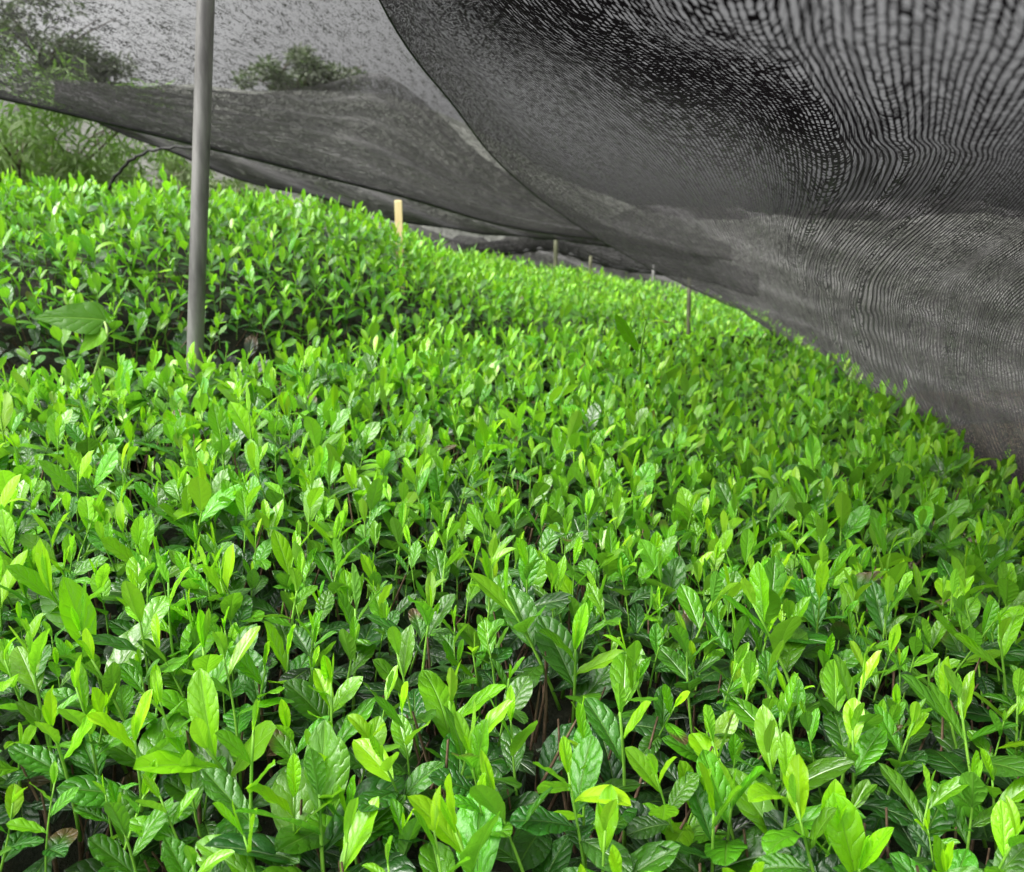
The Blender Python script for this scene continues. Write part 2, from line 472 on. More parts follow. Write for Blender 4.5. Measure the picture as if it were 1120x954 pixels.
def sample_patch(P, Nn, spacing_fn, maxn=20000, seed=3):
    """dart throwing over the patch; spacing depends on the distance"""
    rr = np.random.RandomState(seed)
    A, B, C, D = P[:-1, :-1], P[:-1, 1:], P[1:, 1:], P[1:, :-1]
    area = 0.5 * np.linalg.norm(np.cross(C - A, D - B), axis=-1)
    cen = (A + B + C + D) / 4
    dist = np.linalg.norm(cen, axis=-1)
    sp = spacing_fn(dist)
    wgt = (area / sp ** 2 * 2.2).ravel()
    n = int(min(wgt.sum(), maxn * 3))
    idx = rr.choice(len(wgt), n, p=wgt / wgt.sum())
    i, j = np.unravel_index(idx, area.shape)
    a, b = rr.rand(n), rr.rand(n)
    pt = ((1 - a) * (1 - b))[:, None] * A[i, j] + ((1 - a) * b)[:, None] * B[i, j] + (a * b)[:, None] * C[i, j] + (a * (1 - b))[:, None] * D[i, j]
    nm = Nn[i, j]
    s = spacing_fn(np.linalg.norm(pt, axis=1)) * 0.78
    cells = {}
    keep = []
    cs = float(s.max())
    for q in range(n):
        c = tuple((pt[q] / cs).astype(int)); ok = True
        for dx in (-1, 0, 1):
            for dy in (-1, 0, 1):
                for dz in (-1, 0, 1):
                    for o in cells.get((c[0] + dx, c[1] + dy, c[2] + dz), ()):
                        if np.sum((pt[o] - pt[q]) ** 2) < s[q] ** 2: ok = False; break
                    if not ok: break
                if not ok: break
            if not ok: break
        if ok:
            cells.setdefault(c, []).append(q); keep.append(q)
            if len(keep) >= maxn: break
    return pt[keep], nm[keep], (i[keep] / float(P.shape[0] - 1))

def visible(pt, margin=60):
    x, y, d = project(pt)
    return (x > -margin) & (x < 1120 + margin) & (y > -margin) & (y < 954 + margin) & (d > 0.1), d

def hedge(rows, label, spacing, nind, seed, lodcut, ground_z, old_density, nr=60, nc=110, bumpy=0.012, scale=1.0, cull=True, agebias=0.0, bare=-1.0, clumpy=0.0):
    P = patch(rows, nr, nc)
    Nn = patch_normals(P)
    P = P + Nn * (vnoise(P.reshape(-1, 3), 9.0, seed).reshape(P.shape[:2])[..., None] * bumpy
                  + vnoise(P.reshape(-1, 3), 2.6, seed + 1).reshape(P.shape[:2])[..., None] * bumpy * 1.2)
    c = P.reshape(-1, 3)[len(P.reshape(-1, 3)) // 2]
    root = empty('tea_hedge', (float(c[0]), float(c[1]), float(ground_z)), label, 'tea hedge')
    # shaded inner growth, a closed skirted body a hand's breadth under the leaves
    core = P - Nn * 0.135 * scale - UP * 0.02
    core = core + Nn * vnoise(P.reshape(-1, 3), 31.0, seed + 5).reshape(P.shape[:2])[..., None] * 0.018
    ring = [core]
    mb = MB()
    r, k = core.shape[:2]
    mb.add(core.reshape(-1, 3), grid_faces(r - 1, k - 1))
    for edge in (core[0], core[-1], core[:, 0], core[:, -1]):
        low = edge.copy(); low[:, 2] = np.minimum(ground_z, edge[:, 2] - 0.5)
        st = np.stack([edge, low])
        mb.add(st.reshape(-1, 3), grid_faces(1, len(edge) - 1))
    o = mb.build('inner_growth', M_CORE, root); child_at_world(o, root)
    # shoots
    pt, nm, rf = sample_patch(P, Nn, spacing, seed=seed)
    ok = ~((rf < bare) & (pt[:, 0] < -0.62 + 0.15 * R.randn(len(rf))) & (R.rand(len(rf)) < 0.88)); pt, nm = pt[ok], nm[ok]
    if clumpy:
        cn = vnoise(pt, 26.0, seed + 3) + 0.5 * vnoise(pt, 60.0, seed + 4)
        ok = ~((cn < -0.35) & (R.rand(len(pt)) < clumpy)); pt, nm = pt[ok], nm[ok]
    vis, dep = visible(pt, 130)
    near = np.linalg.norm(pt, axis=1)
    visin, _ = visible(pt, -5)
    order = [i for i in np.argsort(near) if visin[i]][:nind]
    ind = set(order)
    lm, sm = MB(), MB()
    for i in range(len(pt)):
        d = near[i]
        lod = 0 if d < lodcut[0] else 1 if d < lodcut[1] else 2 if d < lodcut[2] else 3
        if cull and not vis[i]: lod = max(lod, 2)
        tiltv = np.array([R.randn() * 0.22, R.randn() * 0.22, 0])
        ax = nrmz(nm[i] * 0.35 + UP * 0.9 + tiltv)
        vg = 1.0 + (0.55 * R.rand() if R.rand() < 0.12 else 0)
        sc = scale * (0.66 + 0.58 * R.rand())
        p = pt[i] + nm[i] * 0.012 * R.randn()
        if i in ind:
            stem, leaves, bud, base = make_shoot(p, ax, sc, min(lod, 1) if d > lodcut[0] else 0, None, vg, agebias=agebias)
            so = stem.build('shoot', M_STEM, root, base); child_at_world(so, root)
            for m, q in leaves:
                lo = m.build('leaf', M_LEAF, so, q); lo.location = Vector(q) - Vector(base)
            if bud:
                lo = bud[0].build('bud', M_LEAF, so, bud[1]); lo.location = Vector(bud[1]) - Vector(base)
        else:
            make_shoot(p, ax, sc, lod, (lm, sm), vg, agebias=agebias)
    print(label[:30], 'shoots', len(pt))
    # old dark leaves below
    pt2, nm2, _ = sample_patch(P, Nn, old_density, seed=seed + 9)
    om, tm = MB(), MB()
    for i in range(len(pt2)):
        d = np.linalg.norm(pt2[i])
        lod = 1 if d < lodcut[0] else 2 if d < lodcut[1] + 0.5 else 3
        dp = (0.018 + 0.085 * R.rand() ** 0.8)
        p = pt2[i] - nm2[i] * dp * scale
        az = R.rand() * 6.28
        out = perp_dir(nm2[i], az)
        tl = 0.5 + 0.9 * R.rand()
        dr = nm2[i] * math.cos(tl) + out * math.sin(tl)
        nn = nm2[i] * math.sin(tl) - out * math.cos(tl)
        L = (0.050 + 0.03 * R.rand()) * scale
        leaf(om, p, dr, nn, L, L * (0.40 + 0.12 * R.rand()), 0.15 + 0.2 * R.rand(), 0.3 + 0.5 * R.rand(), lod,
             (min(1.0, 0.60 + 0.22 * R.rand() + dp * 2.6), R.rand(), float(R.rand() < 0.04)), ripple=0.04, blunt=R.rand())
        if d < lodcut[1] and R.rand() < 0.75:
            tl = 0.2 + 0.5 * R.rand()
            e = p + (nm2[i] * math.cos(tl) + perp_dir(nm2[i], R.rand() * 6.28) * math.sin(tl)) * (0.05 + 0.04 * R.rand()) * scale
            s = p - nm2[i] * 0.06 + perp_dir(nm2[i], R.rand() * 6.28) * 0.02
            mid = (s + e) / 2 + R.randn(3) * 0.004
            tube(tm, np.array([s, mid, e]), [0.0022, 0.0017, 0.001], 4, caps=False)
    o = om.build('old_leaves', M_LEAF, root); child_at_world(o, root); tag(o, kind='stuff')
    if tm.n:
        o = tm.build('twigs', M_TWIG, root); child_at_world(o, root); tag(o, kind='stuff')
    o = lm.build('foliage', M_LEAF, root); child_at_world(o, root); tag(o, kind='stuff')
    if sm.n:
        o = sm.build('stems', M_STEM, root); child_at_world(o, root); tag(o, kind='stuff')
    return root, P, Nn

def lift(row, dx, dy, dz):
    return [tuple(np.array(p) + np.array([dx, dy, dz])) for p in row]

# ---- hedge nearest the camera
B = [(-480, 436, 2.0), (-190, 427, 1.95), (0, 432, 1.85), (200, 428, 1.9), (400, 402, 2.25), (600, 378, 3.0), (740, 370, 3.8), (838, 373, 4.6),
     (905, 412, 3.2), (1000, 478, 2.3), (1120, 572, 1.72), (1300, 690, 1.35), (1450, 780, 1.15)]
Bw = [at(*b) for b in B]
AX_ = [-620, -330, -110, 90, 250, 400, 530, 640, 750, 890, 1080, 1260, 1450]
Aw = [at(x, 1000, 0.62) for x in AX_]
A0 = [at(CX + (x - CX) * 1.15, 1700, 0.40) for x in AX_]
def mixrow(a, b, t, dz=0.0): return [p * (1 - t) + q * t + np.array([0, 0, dz]) for p, q in zip(a, b)]
OUT = []
for j in range(len(Bw)):
    h = Bw[j] - Aw[j]; h = h.copy(); h[2] = 0; OUT.append(nrmz(h))
C1 = [b + o * 0.07 + np.array([0, 0, -0.045]) for b, o in zip(Bw, OUT)]
C2 = [b + o * 0.12 + np.array([0, 0, -0.16]) for b, o in zip(Bw, OUT)]
C3 = [b + o * 0.13 + np.array([0, 0, -0.36]) for b, o in zip(Bw, OUT)]
rows1 = [A0, Aw, mixrow(Aw, Bw, 0.2), mixrow(Aw, Bw, 0.45, 0.008), mixrow(Aw, Bw, 0.75, 0.01), Bw, C1, C2, C3]
root1, P1, N1 = hedge(rows1, 'bright green tea hedge filling the foreground, leaves seen largest', lambda d: np.clip(0.037 - 0.001 * np.clip(d - 0.6, 0, 1) + 0.005 * np.clip(d - 1.8, 0, 9), 0.036, 0.055), 100, 21,
      (1.05, 2.1, 3.6), -1.05, lambda d: np.clip(0.025 + 0.008 * d, 0.026, 0.06), nr=90, nc=150, scale=0.97, clumpy=0.35)

# ---- second hedge, behind the steel pole
base2 = [at(*p) for p in [(-330, 430, 2.25), (-150, 425, 2.2), (0, 424, 2.15), (200, 415, 2.25), (400, 390, 2.65), (560, 368, 3.5), (700, 360, 4.4), (810, 360, 5.3)]]
foot2 = [p + np.array([0.02, 0.05, -0.25]) for p in base2]
mid2a = [at(*p) for p in [(-330, 350, 2.32), (-150, 350, 2.3), (0, 352, 2.28), (200, 355, 2.38), (400, 348, 2.8), (550, 345, 3.65), (690, 346, 4.7), (805, 354, 5.6)]]
mid2 = [at(*p) for p in [(-330, 285, 2.5), (-150, 285, 2.5), (0, 290, 2.48), (200, 300, 2.6), (400, 312, 3.0), (540, 328, 3.95), (680, 338, 5.1), (800, 352, 6.0)]]
crest2 = [at(*p) for p in [(-330, 205, 3.0), (-150, 215, 3.0), (0, 221, 3.0), (200, 233, 3.2), (400, 257, 3.7), (510, 294, 4.8), (650, 331, 5.8), (795, 357, 6.6)]]
top2 = [p + np.array([-0.2, 0.45, 0.02]) for p in crest2]
back2 = [p + np.array([-0.3, 0.85, -0.15]) for p in crest2]
back2b = [p + np.array([-0.32, 0.95, -0.5]) for p in crest2]
root2, P2, N2 = hedge([foot2, base2, mid2a, mid2, crest2, top2, back2, back2b], 'second tea hedge rising behind the tall steel pole at left',
      lambda d: np.clip(0.044 + 0.004 * (d - 2), 0.044, 0.065), 100, 33, (1.0, 2.9, 4.6), -1.0, lambda d: np.clip(0.05 + 0.01 * (d - 2), 0.05, 0.09), nr=70, nc=110, bumpy=0.018, bare=0.23)

# ---- far hedge
b3 = [at(*p) for p in [(330, 300, 5.0), (430, 315, 5.6), (560, 330, 6.0), (690, 350, 6.4), (790, 362, 6.6), (838, 372, 6.6)]]
m3 = [at(*p) for p in [(330, 270, 6.2), (430, 285, 6.9), (560, 303, 7.4), (690, 322, 7.8), (790, 343, 7.8), (836, 362, 7.4)]]
c3 = [at(*p) for p in [(330, 262, 8.2), (430, 280, 8.8), (560, 299, 9.3), (690, 314, 9.8), (790, 335, 9.6), (832, 356, 9.0)]]
k3 = [p + np.array([0, 0.5, -0.25]) for p in c3]
f3 = [p + np.array([0, -0.1, -0.3]) for p in b3]
root3, P3, N3 = hedge([f3, b3, m3, c3, k3], 'far tea hedge of tiny blurred leaves under the distant nets', lambda d: np.clip(0.075 + 0 * d, 0.075, 0.08), 0, 55,
      (1.0, 2.0, 3.0), -2.0, lambda d: 0.12 + 0 * d, nr=40, nc=60, bumpy=0.03, scale=1.15)

# ---- the tall lone shoot standing above the near hedge
def special_shoot():
    p = at(700, 408, 1.55); top = at(703, 350, 1.5)
    st = MB()
    pts = np.array([p, at(701, 385, 1.53), at(705, 358, 1.5), at(706, 349, 1.5)])
    tube(st, pts, [0.0028, 0.0022, 0.0018, 0.0012], 6)
    so = st.build('shoot', M_STEM, root1, p); child_at_world(so, root1)
    tag(so, 'tallest shoot of the hedge with a drooping browned tip leaf')
    right = np.array([1.0, 0, 0]); fwd = np.array([0, 1.0, 0])
    for (b, e, W, nn, age, br, fold, curl) in [
        (at(699, 386, 1.53), at(672, 346, 1.47), 0.030, np.array([-0.6, -0.55, 0.6]), 0.20, 0, 0.15, 0.15),
        (at(702, 372, 1.52), at(713, 350, 1.5), 0.016, np.array([-0.6, -0.5, 0.5]), 0.2, 0, 0.5, 0.3),
        (at(710, 352, 1.5), at(733, 349, 1.48), 0.012, np.array([0, -0.3, 0.9]), 0.1, 1, 0.4, 0.4),
        (at(702, 380, 1.53), at(716, 392, 1.6), 0.022, np.array([0.2, -0.6, 0.7]), 0.6, 0, 0.1, 0.3),
        (at(705, 352, 1.5), at(700, 316, 1.49), 0.011, np.array([0.9, -0.4, 0.1]), 0.03, 0, 0.8, 0.2)]:
        m = MB(); leaf(m, b, e - b, nn, np.linalg.norm(e - b), W, fold, curl, 0, (age, R.rand(), br), 0.05)
        lo = m.build('leaf', M_LEAF, so, b); lo.location = Vector(b) - Vector(p)
special_shoot()

# ---- broad leaved weed in the gap between the hedges
def weed():
    p = at(105, 428, 2.02)
    root = empty('weed', p, 'broad heart-leaved vine with a pale curling stalk, in the gap left of the steel pole', 'weed')
    st = MB()
    pts = catmull(np.array([[at(98, 430, 2.02)], [at(108, 395, 1.98)], [at(117, 368, 1.96)], [at(114, 352, 1.97)], [at(105, 350, 1.99)]]), 16)[:, 0]
    tube(st, pts, np.linspace(0.0045, 0.002, 16), 7)
    child_at_world(st.build('stalk', M_PETIOLE, root), root)
    for (b, e, W, nn, age, fold, curl) in [
        (at(116, 350, 1.97), at(30, 341, 1.93), 0.085, np.array([0.15, -0.8, 0.55]), 0.46, 0.10, 0.35),
        (at(114, 360, 1.96), at(82, 386, 1.95), 0.055, np.array([-0.1, -0.85, 0.5]), 0.30, 0.15, 0.3),
        (at(106, 395, 2.0), at(140, 400, 2.05), 0.05, np.array([0.1, -0.5, 0.8]), 0.5, 0.15, 0.5)]:
        m = MB(); L = np.linalg.norm(e - b)
        leaf(m, b, e - b, nn, L, W, fold, curl, 0, (age, 0.5 * R.rand(), 0), 0.02, blunt=-0.9)
        child_at_world(m.build('leaf', M_WEED, root), root)
weed()

# ------------------------------------------------------------------ nets
def interp_rows(rows, counts, D, V_scale, name, mat, label, parent=None, nr=150, nc=240, folds=None, weave=None, group=None, lit_grey=None):
    """rows[r][c] = (px,py,depth). yarns run along r. counts[c] = yarn index at column c."""
    ctl = np.array([[at(*p) for p in r] for r in rows])
    ext = np.array([[[counts[c], 0, (weave[r][c] if weave else 0)] for c in range(len(rows[0]))] for r in range(len(rows))], float)
    P = patch(ctl, nr, nc); E = patch(ext, nr, nc)
    # rows measured by length along the middle yarn, blended so that cells stay about as tall as they are wide
    du = np.linalg.norm(np.gradient(P, axis=1), axis=-1) / np.maximum(np.gradient(E[..., 0], axis=1), 1e-4)
    dv = np.linalg.norm(np.gradient(P, axis=0), axis=-1)
    V = np.cumsum(dv / np.maximum(du, np.median(du) * 0.25), axis=0) * V_scale
    if folds is not None:
        Nn = patch_normals(P); P = P + Nn * folds(E[..., 0], np.broadcast_to(np.median(V, axis=1)[:, None], V.shape))[..., None]
    mb = MB()
    uv = np.stack([E[..., 0], V], -1).reshape(-1, 2)
    mb.add(P.reshape(-1, 3), grid_faces(nr - 1, nc - 1), uv)
    root = empty(name, P[-1, nc // 2], label, 'shade net', group)
    o = mb.build('net_cloth', mat, root); child_at_world(o, root)
    at_ = o.data.attributes.new('weave', 'FLOAT', 'POINT')
    at_.data.foreach_set('value', np.clip(E[..., 2], -0.5, 1.2).ravel())
    DU = np.zeros(P.shape[:2]) if lit_grey is None else patch([[(a, 0, 0) for a in r] for r in lit_grey], nr, nc)[..., 0]
    at2 = o.data.attributes.new('lit_grey', 'FLOAT', 'POINT')
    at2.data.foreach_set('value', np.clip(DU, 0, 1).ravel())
    return root, P

# near net: yarns fall from the upper right down behind the hedge
colsN = [
 [(330, -170, 1.15), (415, 0, 1.35), (498, 118, 1.7), (556, 188, 2.05), (640, 252, 2.6), (738, 306, 3.4), (800, 336, 3.9), (835, 352, 4.3), (842, 362, 4.4)],
 [(370, -170, 1.0), (463, 0, 1.25), (565, 112, 1.6), (640, 190, 1.95), (712, 256, 2.5), (780, 312, 3.25), (825, 345, 3.8), (852, 366, 4.2), (858, 378, 4.3)],
 [(420, -170, 0.75), (530, 0, 1.05), (632, 92, 1.4), (715, 172, 1.75), (768, 245, 2.3), (810, 312, 3.0), (845, 352, 3.6), (878, 384, 4.0), (884, 400, 4.1)],
 [(540, -170, 0.50), (635, 0, 0.65), (730, 82, 0.95), (800, 146, 1.35), (826, 215, 1.9), (842, 290, 2.7), (872, 357, 3.4), (905, 400, 3.8), (910, 420, 3.9)],
 [(660, -170, 0.36), (735, 0, 0.42), (803, 72, 0.62), (858, 135, 0.95), (870, 210, 1.5), (860, 295, 2.3), (890, 370, 3.1), (925, 413, 3.55), (930, 435, 3.65)],
 [(830, -170, 0.27), (848, 0, 0.31), (882, 80, 0.45), (918, 145, 0.68), (926, 205, 1.1), (880, 300, 1.95), (905, 385, 2.85), (940, 424, 3.35), (945, 448, 3.45)],
 [(935, -170, 0.25), (932, 0, 0.28), (945, 82, 0.39), (966, 148, 0.57), (968, 205, 0.88), (897, 305, 1.75), (921, 395, 2.6), (957, 434, 3.15), (962, 462, 3.2)],
 [(1030, -170, 0.24), (1012, 0, 0.26), (1008, 82, 0.35), (1008, 146, 0.49), (1000, 203, 0.76), (918, 310, 1.6), (940, 402, 2.4), (975, 446, 2.95), (980, 476, 3.0)],
 [(1140, -170, 0.24), (1098, 0, 0.26), (1065, 90, 0.34), (1046, 152, 0.46), (1028, 207, 0.69), (940, 315, 1.45), (960, 410, 2.25), (996, 460, 2.75), (1002, 492, 2.8)],
 [(1290, -170, 0.24), (1210, 0, 0.26), (1140, 100, 0.34), (1095, 160, 0.45), (1062, 214, 0.65), (968, 322, 1.3), (985, 418, 2.05), (1022, 478, 2.55), (1028, 510, 2.6)],
 [(1480, -170, 0.26), (1360, 0, 0.28), (1245, 115, 0.35), (1160, 178, 0.45), (1108, 228, 0.62), (1010, 332, 1.17), (1022, 428, 1.85), (1056, 500, 2.3), (1064, 532, 2.35)],
 [(1700, -170, 0.30), (1540, 0, 0.31), (1380, 145, 0.38), (1260, 212, 0.46), (1180, 256, 0.61), (1075, 348, 1.05), (1080, 442, 1.65), (1112, 535, 2.05), (1120, 568, 2.1)],
 [(1950, -170, 0.38), (1780, 0, 0.38), (1570, 180, 0.43), (1420, 260, 0.5), (1300, 300, 0.62), (1170, 378, 0.98), (1165, 465, 1.5), (1190, 585, 1.85), (1200, 615, 1.9)],
 [(2200, -170, 0.46), (2020, 0, 0.46), (1780, 220, 0.5), (1600, 310, 0.55), (1450, 355, 0.65), (1310, 420, 0.95), (1290, 510, 1.4), (1300, 640, 1.7), (1310, 670, 1.75)],
]
countsN = [0, 34, 66, 90, 106, 117, 124, 130, 136, 143, 158, 184, 216, 250]
for c_ in colsN:            # carry the cloth on upwards, past the top of the view
    (x0, y0, d0), (x1, y1, d1) = c_[0], c_[1]
    c_[0] = (x0 - (x1 - x0) * 0.9, y0 - 230, max(0.2, d0 - (d1 - d0) * 0.9))
rowsN = [[colsN[c][r] for c in range(14)] for r in range(9)]
weaveN = [[0.5, .45, .55, .40, .1, 0, 0, 0, 0, 0, 0, .1, .1, .1],
          [0.5, .35, .62, .42, .15, .03, 0, 0, 0, 0, 0, .1, .1, .1],
          [0.45, .15, .30, .62, .42, .18, .08, .08, .08, .08, .08, .1, .1, .1],
          [0.4, .15, .15, .36, .52, .38, .24, .16, .16, .16, .16, .2, .2, .2],
          [0.4, .15, .1, .12, .18, .22, .2, .2, .2, .2, .2, .25, .25, .25],
          [0.4, .18, .05, 0, 0, .05, .1, .12, .15, .18, .22, .28, .28, .28],
          [0.5, .28, .08, 0, 0, .03, .08, .12, .18, .2, .3, .35, .35, .35],
          [0.6, .5, .2, .15, .3, .5, .55, .6, .75, .8, .85, .85, .85, .85],
          [0.9, .9, .8, .8, .9, 1.1, 1.1, 1.1, 1.1, 1.1, 1.1, 1.1, 1.1, 1.1]]
litN = [[.15] * 14, [.15, .15, .05] + [0] * 11, [.3, .3, .15, 0] + [0] * 10, [.35, .4, .4, .15] + [.02] * 10,
         [.4, .5, .6, .5, .3] + [.18] * 9, [.4, .6, .8, .8, .7] + [.55] * 9, [.4, .7, .9, .9] + [.85] * 10, [.2, .5, .6, .5, .35] + [.22] * 9, [0, .1, .1] + [.05] * 11]  # lit look painted into the cloth, strongest on its lower part
def foldsN(u, v):
    s = np.clip(v / v.max(), 0, 1)
    X = np.stack(np.broadcast_arrays(u * 0.25, v * 0.045, 0 * u), -1).reshape(-1, 3)
    cr = vnoise(X, 1.6, 3).reshape(u.shape) * 0.006 + vnoise(X, 4.5, 6).reshape(u.shape) * 0.004
    return (0.005 * np.sin(u * 0.35 + 1.3 * np.sin(v * 0.03)) + 0.008 * np.sin(u * 0.13 + v * 0.02) + cr) * np.clip(s * 3 - 0.8, 0, 1)
netN, PN = interp_rows(rowsN, countsN, None, 1.25, 'shade_net', M_NETNEAR,
    'large sagging black shade net nearest the camera, coarse open mesh at upper right', folds=foldsN, weave=weaveN, lit_grey=litN, nr=200, nc=260)

def hem(root, line, rad, name='hem'):
    mb = MB(); tube(mb, line, np.full(len(line), rad), 6)
    child_at_world(mb.build(name, M_BLACK, root), root)
hem(netN, PN[::3, 0], 0.0018)
hem(netN, PN[-1, ::4], 0.012)

# second net: yarns run from upper left to the lower right
r2 = [
 [(-200, 62, 2.3), (0, 107, 2.45), (150, 143, 2.65), (300, 180, 2.95), (430, 212, 3.35), (560, 248, 4.3), (700, 268, 5.6), (800, 285, 6.3)],
 [(-200, 25, 2.28), (0, 82, 2.43), (150, 124, 2.63), (300, 166, 2.93), (430, 202, 3.35), (560, 242, 4.3), (700, 264, 5.6), (800, 282, 6.3)],
 [(-200, -70, 2.2), (0, 20, 2.36), (150, 80, 2.56), (300, 132, 2.88), (430, 180, 3.3), (560, 230, 4.2), (700, 260, 5.5), (800, 279, 6.3)],
 [(-200, -230, 2.0), (0, -90, 2.2), (150, 0, 2.4), (300, 78, 2.75), (430, 146, 3.2), (560, 212, 4.1), (700, 254, 5.4), (800, 276, 6.2)],
 [(-150, -390, 1.8), (60, -220, 2.0), (200, -90, 2.2), (330, 15, 2.6), (450, 105, 3.1), (565, 190, 4.0), (700, 246, 5.3), (800, 272, 6.2)],
 [(-50, -520, 1.6), (140, -350, 1.8), (290, -210, 2.05), (400, -80, 2.4), (490, 35, 2.9), (580, 155, 3.8), (700, 235, 5.2), (800, 268, 6.1)],
]
rows_2 = [[r2[r][c] for r in range(6)] for c in range(8)]     # yarns run along c
counts2 = [0, 12, 45, 90, 135, 190]
weave2 = [[1.0, .55, .08, -.15, -.25, -.25]] * 4 + [[1.0, .5, .12, -.1, -.2, -.25]] + [[1.0, .5, .25, .1, .05, -.1]] * 3
lit2 = [[.05, .35, .3, .2, .1, .1]] * 4 + [[.05, .4, .5, .4, .35, .3]] * 4  # painted brightening of the cloth, as if light fell on it
def folds2(u, v):
    return 0.016 * np.sin(u * 0.10 + 0.6 * np.sin(v * 0.01)) + 0.007 * np.sin(u * 0.29 + 1.7)
net2, PN2 = interp_rows(rows_2, counts2, None, 0.9, 'shade_net', M_NETMID,
    'light grey translucent shade net behind the steel pole, spread over the upper left', folds=folds2, weave=weave2, lit_grey=lit2, nr=160, nc=160)
hem(net2, PN2[::3, 0], 0.006)

# third net, lower and farther; its straight upper edge shows through the second one
r3 = [
 [(60, 110, 4.4), (170, 160, 4.6), (280, 200, 4.8), (350, 217, 5.0), (430, 239, 5.2), (520, 254, 5.8), (660, 268, 6.8), (780, 292, 7.6)],
 [(60, 104, 4.4), (170, 142, 4.6), (280, 178, 4.8), (350, 196, 5.0), (430, 220, 5.2), (520, 242, 5.8), (660, 263, 6.8), (780, 289, 7.6)],
 [(60, 98, 4.5), (170, 122, 4.7), (280, 140, 4.9), (350, 150, 5.1), (430, 165, 5.3), (520, 205, 5.9), (660, 255, 6.8), (780, 286, 7.6)],
 [(60, 92, 4.6), (170, 97, 4.8), (280, 100, 5.0), (350, 96, 5.2), (430, 82, 5.4), (520, 165, 5.9), (660, 246, 6.8), (780, 284, 7.6)],
]
rows_3 = [[r3[r][c] for r in range(4)] for c in range(8)]
weave3 = [[.9, .35, .15, .1]] * 8
lit3 = [[.1, .4, .3, .2]] * 8  # lit grey painted in, weakest at the hem
net3, PN3 = interp_rows(rows_3, [0, 15, 60, 125], None, 0.9, 'shade_net', M_NETFAR,
    'dark net strip seen through and just below the second net, wooden stake beneath it', folds=lambda u, v: 0.03 * np.sin(u * 0.3 + v * 0.05), weave=weave3, lit_grey=lit3, nr=100, nc=50)
hem(net3, PN3[::2, 0], 0.008)

# far nets closing the end of the field
r4 = [
 [(420, 330, 11.0), (520, 335, 11.0), (620, 345, 11.2), (720, 360, 11.4), (860, 400, 11.6), (1000, 470, 11.8), (1200, 520, 11.8), (1500, 560, 12)],
 [(420, 285, 11.0), (520, 288, 11.1), (620, 300, 11.3), (720, 318, 11.4), (860, 330, 11.6), (1000, 350, 11.8), (1200, 360, 11.8), (1500, 380, 12)],
 [(420, 240, 11.0), (520, 262, 11.2), (620, 250, 11.3), (720, 225, 11.4), (860, 232, 11.6), (1000, 215, 11.8), (1200, 240, 11.8), (1500, 230, 12)],
]
rows_4 = [[r4[r][c] for r in range(3)] for c in range(8)]
net4, PN4 = interp_rows(rows_4, [0, 200, 340], None, 0.9, 'shade_net', M_NETFAR,
    'greyish net wall closing the far end of the field beyond the thin posts', folds=lambda u, v: 0.10 * np.sin(u * 0.12 + v * 0.03) + 0.05 * np.sin(u * 0.05 + v * 0.11),
    weave=[[.25, .25, .1]] * 4 + [[.1, 0, -.1]] * 2 + [[0, -.1, -.3]] * 2, lit_grey=[[.5, .5, .5]] * 8, nr=80, nc=60)
# a sagging fold line hanging between far posts
r5 = [
 [(500, 281, 10.4), (560, 277, 10.3), (600, 273, 10.2), (640, 284, 10.2), (690, 296, 10.2), (760, 304, 10.2), (830, 325, 10.2)],
 [(500, 276, 10.4), (560, 271, 10.3), (600, 266, 10.2), (640, 272, 10.2), (690, 283, 10.2), (760, 291, 10.2), (830, 312, 10.2)],
 [(500, 268, 10.4), (560, 262, 10.3), (600, 258, 10.2), (640, 262, 10.2), (690, 268, 10.2), (760, 276, 10.2), (830, 300, 10.2)],
]
rows_5 = [[r5[r][c] for r in range(3)] for c in range(7)]
net5, PN5 = interp_rows(rows_5, [0, 36, 80], None, 0.9, 'shade_net', M_NETFAR,
    'short sagging net swag with a dark wavy lower edge between the far posts', weave=[[.7, .2, .1]] * 7, lit_grey=[[.1, .4, .4]] * 7, nr=70, nc=24,
    folds=lambda u, v: 0.05 * np.sin(u * 0.5 + v * 0.08))
hem(net5, PN5[::2, 0], 0.02)

# ------------------------------------------------------------------ posts
def pole(name, bot, top, r, mat, label, cat, extra_down, group=None, parts=None, seg=20):
    bot, top = np.array(bot), np.array(top)
    d = nrmz(top - bot); b0 = bot - d * extra_down
    root = empty(name, b0, label, cat, group)
    mb = MB(); n = 14
    T = np.linspace(0, 1, n)
    pts = b0 + np.outer(T, top - b0)
    tube(mb, pts, np.full(n, r), seg)
    child_at_world(mb.build('shaft', mat, root), root)
    if parts: parts(root, b0, top, d)
    return root
def steel_parts(root, b0, top, d):
    mb = MB()                                 # socket joint low on the pole, seen as a darker lower tube
    a = at(212, 425, 1.93); b = at(214.5, 352, 1.905)
    tube(mb, a + np.outer(np.linspace(0, 1, 5), b - a), np.full(5, 0.0172), 20)
    child_at_world(mb.build('joint_sleeve', M_STEEL, root), root)
    mb = MB()
    c = top + d * 0.002
    tube(mb, [c, c + d * 0.012, c + d * 0.02], [0.021, 0.020, 0.008], 18)
    child_at_world(mb.build('end_cap', M_BLACK, root), root)
pole('steel_pole', at(212.5, 415, 1.93), at(232, -230, 1.70), 0.0182, M_STEEL, 'tall grey steel pole leaning slightly, in front of the second hedge', 'pole', 0.62, parts=steel_parts, seg=28)

